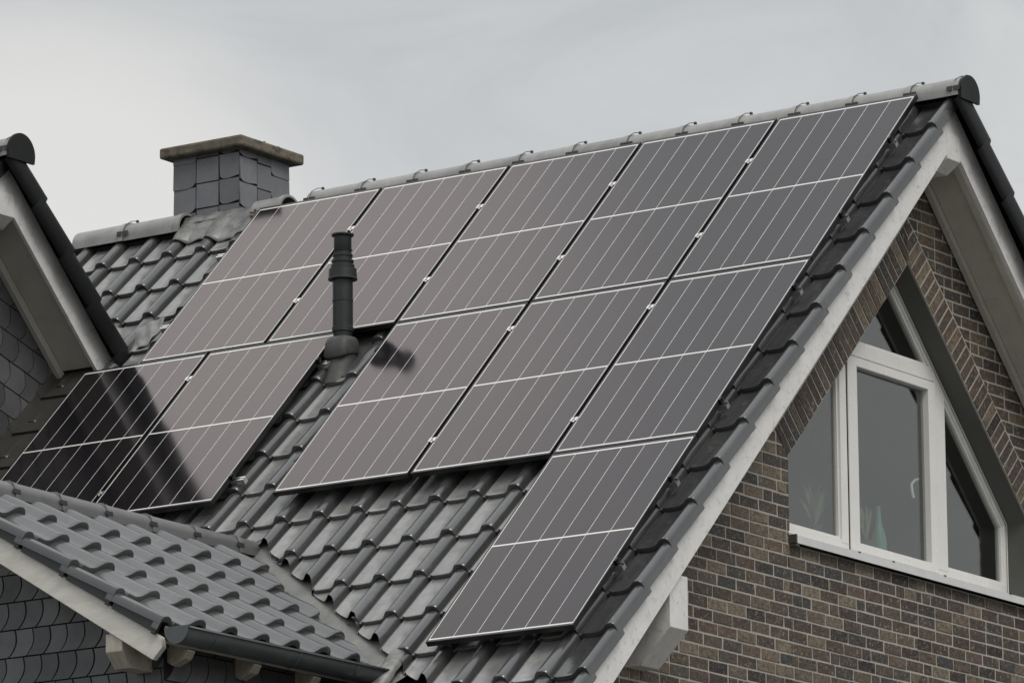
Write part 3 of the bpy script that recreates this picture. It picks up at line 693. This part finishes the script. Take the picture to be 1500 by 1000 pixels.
# ================================================================== LEFT WING (slate gable)
wing = thing('slate_wing', 'dark slate-clad wing with white bargeboard and steep tiled roof beside the solar panels', 'building', (-6.1, -2.2, -11.1))
XWW = XW+WDX     # slate wall plane
Wf, Wb = shift(Rf, WDX, WDY), shift(Rb, WDX, WDY)
wc = [.2115 - W_*k for k in range(0, 16)]
mb = MB(); tiles(mb, Wb, wc[:1], d_rows[:5], G_, verge_right=True, verge_big=True); tiles(mb, Wb, wc[1:], d_rows[:5], G_)
tiles(mb, Wf, wc[:1], d_rows[:13], G_, verge_right=True); tiles(mb, Wf, wc[1:], d_rows[:13], G_)
wroof = mb.build('roof', TILE_D, wing, smooth=38, fixn=False)
mesh_cut(wroof, [((-6, Y0-1.02-.0, 0), Vector((0, 1, 0)))])
xs = [XV+.015+WDX] + [-.075-.4385*k+WDX for k in range(0, 8)]
for k in range(len(xs)-1):
    L = xs[k]-xs[k+1]+.03
    place_mesh(ridge_tile_mesh(L, .118, end=(k == 0)), Matrix.Translation((xs[k+1]-.03, RY+WDY, ZR)), 'ridge_tile', RIDGE, wroof, tone=random.random())
    if k == 0: place_mesh(ridge_tile_mesh(L, .124, end=True).end, Matrix.Translation((xs[k+1]-.03, RY+WDY, ZR)), 'ridge_end_disc', TILE_D, wroof, smooth=30)
    place_mesh(clip_mesh(.120), Matrix.Translation((xs[k]-.035 if k == 0 else xs[k], RY+WDY, ZR)), 'ridge_clip', CLIP, wroof)
vend = 1.585
Fwf, Fwb = Wf, Wb
def wing_trim():
    for Fx, v1 in ((Wf, 5.2), (Wb, None)):
        def vm(h): return -Y0/ct - h*st/ct
        q = lambda v, h, e: Fx(e, v, h)
        def pz(h0, h1, x0, x1, name, m_, e0, e1):
            mb = MB(); mb.prism([(vm(h0)+.001, h0), (e0, h0), (e1, h1), (vm(h1)+.001, h1)], x0, x1, q); mb.build(name, m_, wing, bevel=.002 if name == 'bargeboard' else 0)
        # lower ends follow the main roof slope: main plane PAN  -> v at which barge meets it
        def ve(h, hp):   # intersection of rear slope line (h) with main plane offset hp
            # point y = 2*Y0 + v ct + h st + WDY ; z = -v st + h ct ; need -y st + z ct = hp
            return (-(2*Y0+WDY+h*st)*st + h*ct*ct - hp)/(2*st*ct)
        hp = PAN+.03
        E0 = (lambda h: 5.2) if v1 else (lambda h: ve(h, hp))
        pz(-.155, -.345, XB-.028, XB, 'bargeboard', WHITE, E0(-.155), E0(-.345))
        pz(-.300, -.318, XW+.051, XB-.030, 'soffit', SOFF, E0(-.3)-.06, E0(-.318)-.06)
        pz(-.320, -.375, XW+.012, XW+.050, 'soffit_trim', SOFF, E0(-.32)-.02, E0(-.375)-.02)
wing_trim()
corbel(wing, .085+WDY, .25+WDY, XB+.006+WDX, -.25, -.405, .10, XWW-.02, drop=.07)
# slate wall facing +X
wl = MB(); region_w = []
def wing_clip(p):
    q = (p[0]-WDY, p[1])
    return q
def slates_wall(mb, y0_, y1_, z0_, z1_, F, keep, sw=.158, shh=.178, rise=0.0, style='S', clipf=None, flip=False):
    zz = z1_; row = 0
    while zz > z0_:
        x = y0_ + (row % 2)*sw*.5 + random.uniform(-.01, .01)
        while x < y1_:
            wq = sw*random.uniform(.95, 1.05)
            po = slate_poly(x, x+wq, zz-shh, zz, style); x += wq
            if flip: po = [(2*y0_-p[0]+(y1_-y0_), p[1]) for p in po]
            if rise: po = [(p[0], p[1]+rise*(p[0]-y0_)) for p in po]
            if clipf:
                for f in clipf:
                    po = clip_half(po, f)
                    if len(po) < 3: break
            if len(po) >= 3 and area(po) > .0008: slate(mb, po, F)
        zz -= shh; row += 1
cf = [lambda p: -.30-hL((p[0]-WDY, p[1])), lambda p: -.30-hR((p[0]-WDY, p[1]))]
slates_wall(wl, -5.6, -.7, -7.2, 1.6, lambda a, b_, e: Vector((XWW+e, a, b_)), None, clipf=cf, rise=-.30, sw=.165, shh=.19)
wl.build('slate_wall', SLATE, wing)
mb = MB(); mb.prism([(Y0+WDY, -.28), (Y0+WDY-3.45, -.28-3.40), (Y0+WDY-3.45, -11.1), (-.9, -11.1), (-.9, -1.7)], XWW-.2, XWW-.003, lambda a, b_, e: Vector((e, a, b_))); 
mb.box((-10.6, Y0+WDY-3.45, -11.1), (XWW-.2, Y0+WDY-3.25, -3.7)); mb.build('wall_core', SLATE, wing)
mb = MB(); mb.box((-10.6, .0, PAN-.06), (XB+WDX-.05, 5.1, PAN-.03), lambda a, v, h: Wf(a-WDX, v, h)); mb.build('roof_deck', BACK, wing)
# soaker flashing at foot of that wall
mb = MB(); v = 1.62
k = 0
while v < 6.3:
    L = .42; lf = .010+.004*(k % 2)
    vs = [Rf(a, vv, h) for a, vv, h in ((XWW+.012, v-.03, PAN+.115), (XWW+.02, v-.03, PAN+.062), (XWW+.345, v-.03, PAN+.058), (XWW+.012, v+L, PAN+.13), (XWW+.02, v+L, PAN+.080), (XWW+.345, v+L, PAN+.076), (XWW+.345, v+L, PAN+.03), (XWW+.02, v+L, PAN+.03))]
    mb.add(vs, [(0, 1, 4, 3), (1, 2, 5, 4), (4, 5, 6, 7)]); v += L; k += 1
mb.build('soaker_flashing', RUSTY, wing, fixn=False)
# dark apron under barge end + crumpled lead at the valley foot
mb = MB(); vs = []; nx, ny = 26, 14
for i in range(nx+1):
    for j in range(ny+1):
        a = -5.86 + .36*i/nx; v = 1.27 + .30*j/ny - .10*(i/nx)
        h = PAN + .050 + .012*sin(a*23+v*19) + .006*sin(a*61-v*33) + .05*max(0, 1-(i/nx)*3.0) - .03*(j/ny)**2
        vs.append(Rf(a, v, h))
mb.add(vs, [(i*(ny+1)+j, i*(ny+1)+j+1, (i+1)*(ny+1)+j+1, (i+1)*(ny+1)+j) for i in range(nx) for j in range(ny)])
o = mb.build('crumpled_lead', LEAD, wing, smooth=60); md = o.modifiers.new('s', 'SOLIDIFY'); md.thickness = .006

# ================================================================== SMALL FRONT GABLE
sg = thing('front_gable', 'low slate-clad front gable with grey roll tiles, white bargeboard and half-round gutter', 'building', (-3.0, -5.5, -11.1))
sy = [-5.985 + .2985*k for k in range(0, 12)]
SG = .3865
sd_ = [.40/cp_ + SG*k for k in range(0, 5)]
mb = MB()
tiles(mb, lambda a, s__, h: Sf(a, s__, h), sy[1:], sd_, SG, w=.2985, flip=1, base=0, lift=.036, pan_sheen=.12, wavy=True)
tiles(mb, lambda a, s__, h: Sf(a, s__, h), sy[:1], sd_, SG, w=.2985, flip=1, verge_left=True, base=0, lift=.036, pan_sheen=.12, wavy=True)
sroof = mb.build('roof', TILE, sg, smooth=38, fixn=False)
mesh_cut(sroof, [((-2.96, -3.15, 0), Vector((.575, 1, 0)).normalized())])
# second slope of the small roof (hidden side)
mb = MB(); Sm = lambda a, s__, h: (lambda p: Vector((-6.4-p.x, p.y, p.z)))(Sf(a, s__, h)); tiles(mb, Sm, sy, sd_, SG, w=.2985, flip=-1, base=0, lift=.036, pan_sheen=.12, wavy=True)
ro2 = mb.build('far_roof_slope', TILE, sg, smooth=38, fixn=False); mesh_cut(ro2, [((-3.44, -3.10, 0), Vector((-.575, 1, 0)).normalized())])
mb = MB(); mb.box((-5.95, .02, -.07), (-4.1, 1.99, -.04), lambda a, s__, h: Sf(a, s__, h)); mb.box((-5.95, .02, -.07), (-4.1, 1.99, -.04), Sm); mb.box((-4.1, .02, -.07), (-3.3, .8, -.04), lambda a, s__, h: Sf(a, s__, h)); mb.build('roof_deck', BACK, sg)
# verge flange panels under the edge tiles, each with a clip rib
fl = MB(); fr_b = MB()
for k, dj in enumerate(sd_):
    q = lambda s__, h, e: Sf(e, s__, h)
    s0 = dj-SG+.015; s1 = dj-.004
    fl.prism([(s0, .012), (s1, .020), (s1, -.050), (s0, -.062)], -6.022, -6.012, q, tone=random.random())
    fr_b = MB(); fr_b.prism([(s1-.035, .010), (s1-.004, .010), (s1-.004, -.06), (s1-.035, -.06)], -6.030, -6.0225, q); fr_b.build('verge_clip', GUTD, sg)
fl.build('verge_flange', GUTD, sg)
mb = MB()
for dj in sd_:
    pass
# small ridge along Y, climbing into main roof
ysr = [-6.06] + [-5.306-.44 + .44*k for k in range(0, 7)] + [-2.86]
for k in range(len(ysr)-1):
    y0_, y1_ = ysr[k], ysr[k+1]; L = y1_-y0_+.03
    if L < .05: continue
    # collar end towards +Y (each tile overlaps the next one up)
    Mx = Matrix.Translation((-3.2, y1_+.03, SZ+.012)) @ Matrix.Rotation(-pi/2, 4, 'Z')
    place_mesh(ridge_tile_mesh(L, .088 if k else .092), Mx, 'ridge_tile', RIDGE2, sroof, tone=random.random())
    if 0 < k: place_mesh(clip_mesh(.089, side=-1, wire=False), Matrix.Translation((-3.2, y0_, SZ+.016)) @ Matrix.Rotation(pi/2, 4, 'Z'), 'ridge_clip', CLIP, sroof)
# bargeboard facing -Y
q = lambda s__, h, e: Sf(e, s__, h)
def sz(X, h): return None
mb = MB(); mb.prism([(0, -.055), (2.03, -.055), (2.07, -.10), (2.045, -.192), (1.985, -.192), (0, -.192)], -6.000, -5.960, q)
o = mb.build('bargeboard', TRIM, sg, bevel=.004); o['label'] = 'weathered white bargeboard with flaking paint'
mb = MB(); mb.prism([(0, -.055), (2.0, -.055), (2.0, -.192), (0, -.192)], -6.000, -5.960, lambda s__, h, e: Sm(e, s__, h)); mb.build('bargeboard', TRIM, sg)
mb = MB(); mb.prism([(0, -.085), (1.97, -.085), (1.97, -.105), (0, -.105)], -5.958, -3.9, q); mb.build('soffit', SOFF, sg)
# purlin end
mb = MB(); mb.prism([(-5.985, -4.125), (-5.985, -4.228), (-5.90, -4.315), (-5.68, -4.315), (-5.68, -4.0), (-5.93, -4.0), (-5.955, -4.125)], -1.893, -1.775, lambda a, b_, e: Vector((e, a, b_)))
mb.build('purlin_end', BEAM, sg, bevel=.004)
# slate wall facing -Y
YWS = -5.70; XWS = -1.70
Fs = lambda a, b_, e: Vector((a, YWS-e, b_))
cfs = [lambda p: (SZ-.12/cp_ - .6*(p[0]+3.2)) - p[1], lambda p: (SZ-.12/cp_ + .6*(p[0]+3.2)) - p[1], lambda p: XWS-p[0], lambda p: p[0]+4.7]
mb = MB(); slates_wall(mb, -5.2, -1.4, -7.6, -3.0, Fs, None, clipf=cfs, sw=.128, shh=.162, rise=.0)
mb.build('slate_wall', SLATE, sg)
# side slates facing +X under the gutter
Fs2 = lambda a, b_, e: Vector((XWS+e, a, b_))
mb = MB(); slates_wall(mb, YWS-.006, -3.7, -7.6, -4.0, Fs2, None, sw=.17, shh=.183, clipf=[lambda p: p[0]-(YWS-.008), lambda p: -4.13-p[1]]); mb.build('side_slate_wall', SLATE, sg)
mb = MB(); mb.prism([(-3.2, SZ-.1), (-4.7, SZ-1.0), (-4.7, -11.1), (XWS-.003, -11.1), (XWS-.003, SZ-.1-.9)], YWS+.003, -4.2, lambda a, b_, e: Vector((a, e, b_))); mb.build('wall_core', BACK, sg)
# rafters under the eaves
for yy in (-5.66, -5.03, -4.45):
    mb = MB(); mb.prism([(1.0, -.11), (1.985, -.11), (1.985, -.165), (1.93, -.235), (1.0, -.235)], yy, yy+.07, lambda s__, h, e: Sf(e, s__, h)); mb.build('rafter', BEAM, sg, bevel=.003)
# gutter, half round
def gutter():
    R, xc, zt = .078, -1.345, -4.150; n = 16
    path = [(-6.04), (-5.6), (-5.0), (-4.5), (-4.07)]
    mb = MB(); vs = []
    pr_ = [(xc+R*cos(pi+pi*i/n), zt+R*1.05*sin(pi+pi*i/n)) for i in range(n+1)]
    pr_ = [(xc-R, zt+.02)] + pr_ + [(xc+R+.012, zt+.006), (xc+R+.014, zt-.006), (xc+R+.004, zt-.008)]
    pi_ = pr_
    for y in path:
        for x, z_ in pr_: vs.append((x, y, z_))
    m_ = len(pr_)
    mb.add(vs, [(i*m_+j, i*m_+j+1, (i+1)*m_+j+1, (i+1)*m_+j) for i in range(len(path)-1) for j in range(m_-1)])
    g_ = mb.build('gutter', GUT, sg, smooth=45); md = g_.modifiers.new('s', 'SOLIDIFY'); md.thickness = .003; md.offset = 1
    for y0_ in (-6.045, -4.07):
        e = MB(); n2 = 18; pts = [(xc+(R+.006)*cos(pi+pi*i/n2), zt+(R*1.05+.006)*sin(pi+pi*i/n2)) for i in range(n2+1)] + [(xc+R+.01, zt+.012), (xc-R-.006, zt+.012)]
        e.prism(pts, y0_, y0_+.006, lambda a, b_, e_: Vector((a, e_, b_))); ec = e.build('end_cap', GUT, g_)
    for yj in (-5.80, -4.98, -4.42):
        e = MB(); n2 = 16; R2 = R+.006
        vs = [(xc+rr*cos(pi+pi*i/n2), y, zt+rr*1.05*sin(pi+pi*i/n2)) for y in (yj, yj+.022) for rr in (R2,) for i in range(n2+1)]
        e.add(vs, [(i, i+1, n2+2+i, n2+1+i) for i in range(n2)]); jo = e.build('bracket_band', GUT, g_, smooth=50); md = jo.modifiers.new('s', 'SOLIDIFY'); md.thickness = .003
gutter()

# ================================================================== SOLAR PANELS
PW, PHH, GC, GR, OU = 1.02, 1.8684, .0427, .0438, 3.6473
def make_panel(u0, v0, label, clamps):
    """u0 = right edge of white area measured leftwards, v0 = top"""
    a1 = -u0; a0 = -u0-PW; c = Rf((a0+a1)/2, v0+PHH, -.03)
    t_ = thing('solar_panel', label, 'solar panel', tuple(c), 'black framed solar panels on the brick house roof')
    fw = .0165; fs_ = .0085
    mb = MB()
    for lo, hi in (((a0-fs_, v0-fw, -.032), (a0-.0003, v0+PHH+fw, .0018)), ((a1+.0003, v0-fw, -.032), (a1+fs_, v0+PHH+fw, .0018)), ((a0-.0002, v0-fw, -.032), (a1+.0002, v0-.0003, .0018)), ((a0-.0002, v0+PHH+.0003, -.032), (a1+.0002, v0+PHH+fw, .0018))):
        mb.box(lo, hi, Rf)
    mb.build('frame', BLKF, t_)
    mb = MB(); mb.box((a0, v0, -.026), (a1, v0+PHH, -.0008), Rf); mb.build('backsheet', LINE, t_)
    ptn = random.random(); mb = MB(); ms, mt, cg, mid = .0085, .0175, .0048, .0165
    cw = (PW-2*ms-5*cg)/6; chh = (PHH-2*mt-mid)/2
    for i in range(6):
        for j in range(2):
            x0 = a0+ms+i*(cw+cg); y0_ = v0+mt+j*(chh+mid)
            mb.add([Rf(x0, y0_, 0), Rf(x0+cw, y0_, 0), Rf(x0+cw, y0_+chh, 0), Rf(x0, y0_+chh, 0)], [(3, 2, 1, 0)], ptn*.7+.3*random.random())
    mb.build('solar_cells', CELL, t_, fixn=False)
    for side, fr_ in clamps:
        v = v0+fr_*PHH
        mb = MB()
        if side == 'L':      # mid clamp in the gap to the left
            g0, g1 = a0-GC, a0
            mb.box((g0-.004, v-.020, .0022), (g0+.012, v+.020, .0062), Rf); mb.box((g1-.012, v-.020, .0022), (g1+.004, v+.020, .0062), Rf)
            mb.box((g0+.0125, v-.026, -.02), (g1-.0125, v+.026, .0015), Rf); mb.lathe([(0, .012), (.006, .012), (.006, 0)], Rf((g0+g1)/2, v, 0), 8)
        elif side == 'R':    # end clamp on the right edge
            mb.box((a1+.004, v-.018, .0022), (a1+.020, v+.018, .0055), Rf); mb.box((a1+.0125, v-.018, -.05), (a1+.022, v+.018, .0054), Rf)
            mb.lathe([(0, .016), (.0065, .016), (.0065, -.02)], Rf(a1+.032, v+.002, -.012), 8); mb.box((a1+.022, v-.015, -.04), (a1+.046, v+.015, -.034), Rf)
        elif side == 'E':    # end clamp on the left edge
            mb.box((a0-.020, v-.018, .0022), (a0-.004, v+.018, .0055), Rf); mb.box((a0-.022, v-.018, -.05), (a0-.0125, v+.018, .0054), Rf)
        mb.build('clamp', ALU if side == 'L' else BLKF, t_)
    return t_
cu = lambda c: c*(PW+GC)
v2, v3 = PHH+GR, 2*(PHH+GR)
LAB = ['top row panel at the right end, beside the white gable edge', 'top row panel, second from the gable edge', 'middle panel of the five in the top row', 'top row panel directly behind the black flue pipe', 'top row panel at the left end, just right of the slate chimney']
for c in range(5):
    make_panel(cu(c), 0, LAB[c], ([('L', .27), ('L', .74)] if c < 4 else [('E', .27), ('E', .74)]) + ([('R', .27), ('R', .74)] if c == 0 else []))
make_panel(cu(0), v2, 'second row panel nearest the gable edge, directly above the lowest panel', [('L', .155), ('L', .815), ('R', .155), ('R', .815)])
make_panel(cu(1), v2, 'second row panel between the gable-edge panel and the one right of the flue', [('L', .155), ('L', .815)])
make_panel(cu(2), v2, 'second row panel just right of the flue pipe, with its blurred dark reflection', [('E', .155), ('E', .815)])
make_panel(cu(0), v3, 'lowest panel, standing alone in the third row near the gable edge', [('R', .22), ('R', .67)])
make_panel(OU, v2, 'second row panel left of the flue pipe, partly dark with the wing\'s reflection', [('L', .155), ('L', .855), ('R', .155), ('R', .855)])
make_panel(OU+PW+GC, v2, 'leftmost panel, almost wholly dark, beside the slate wing wall', [])
# rails with roof hooks
def rail(v, aL, aR, label, endm=ALU):
    c = Rf((aL+aR)/2, v, -.075); t_ = thing('mounting_rail', label, 'rail', tuple(c), 'aluminium rails under the solar panels')
    mb = MB(); pr_ = [(-.019, -.034), (-.007, -.034), (-.007, -.044), (.007, -.044), (.007, -.034), (.019, -.034), (.019, -.072), (-.019, -.072)]
    mb.prism([(v+p, h) for p, h in pr_], aL, aR, lambda p, h, e: Rf(e, p, h)); mb.build('profile', ALU, t_)
    k = 0
    a = aR-.12
    while a > aL+.05:
        hk = MB(); hk.box((a-.016, v+.012, PAN+.02), (a+.016, v+.020, -.040), Rf); hk.box((a-.016, v-.09, PAN+.014), (a+.016, v+.02, PAN+.022), Rf); hk.build('roof_hook', BLKF, t_)
        a -= 1.18
rail(.27*PHH, -5*PW-4*GC-.125, .045, 'upper rail under the top row of panels')
rail(.74*PHH, -5*PW-4*GC-.125, .045, 'lower rail under the top row of panels')
rail(v2+.155*PHH, -3*PW-2*GC-.02, .045, 'upper rail under the second row right of the flue')
rail(v2+.815*PHH, -3*PW-2*GC-.02, .045, 'lower rail under the second row right of the flue')
rail(v3+.22*PHH, -PW-.02, .045, 'upper rail under the lowest panel')
rail(v3+.67*PHH, -PW-.02, .045, 'lower rail under the lowest panel')
rail(v2+.155*PHH, -OU-2*PW-GC-.02, -OU+.10, 'upper rail under the two left panels')
rail(v2+.855*PHH, -OU-2*PW-GC-.02, -OU+.10, 'lower rail under the two left panels')
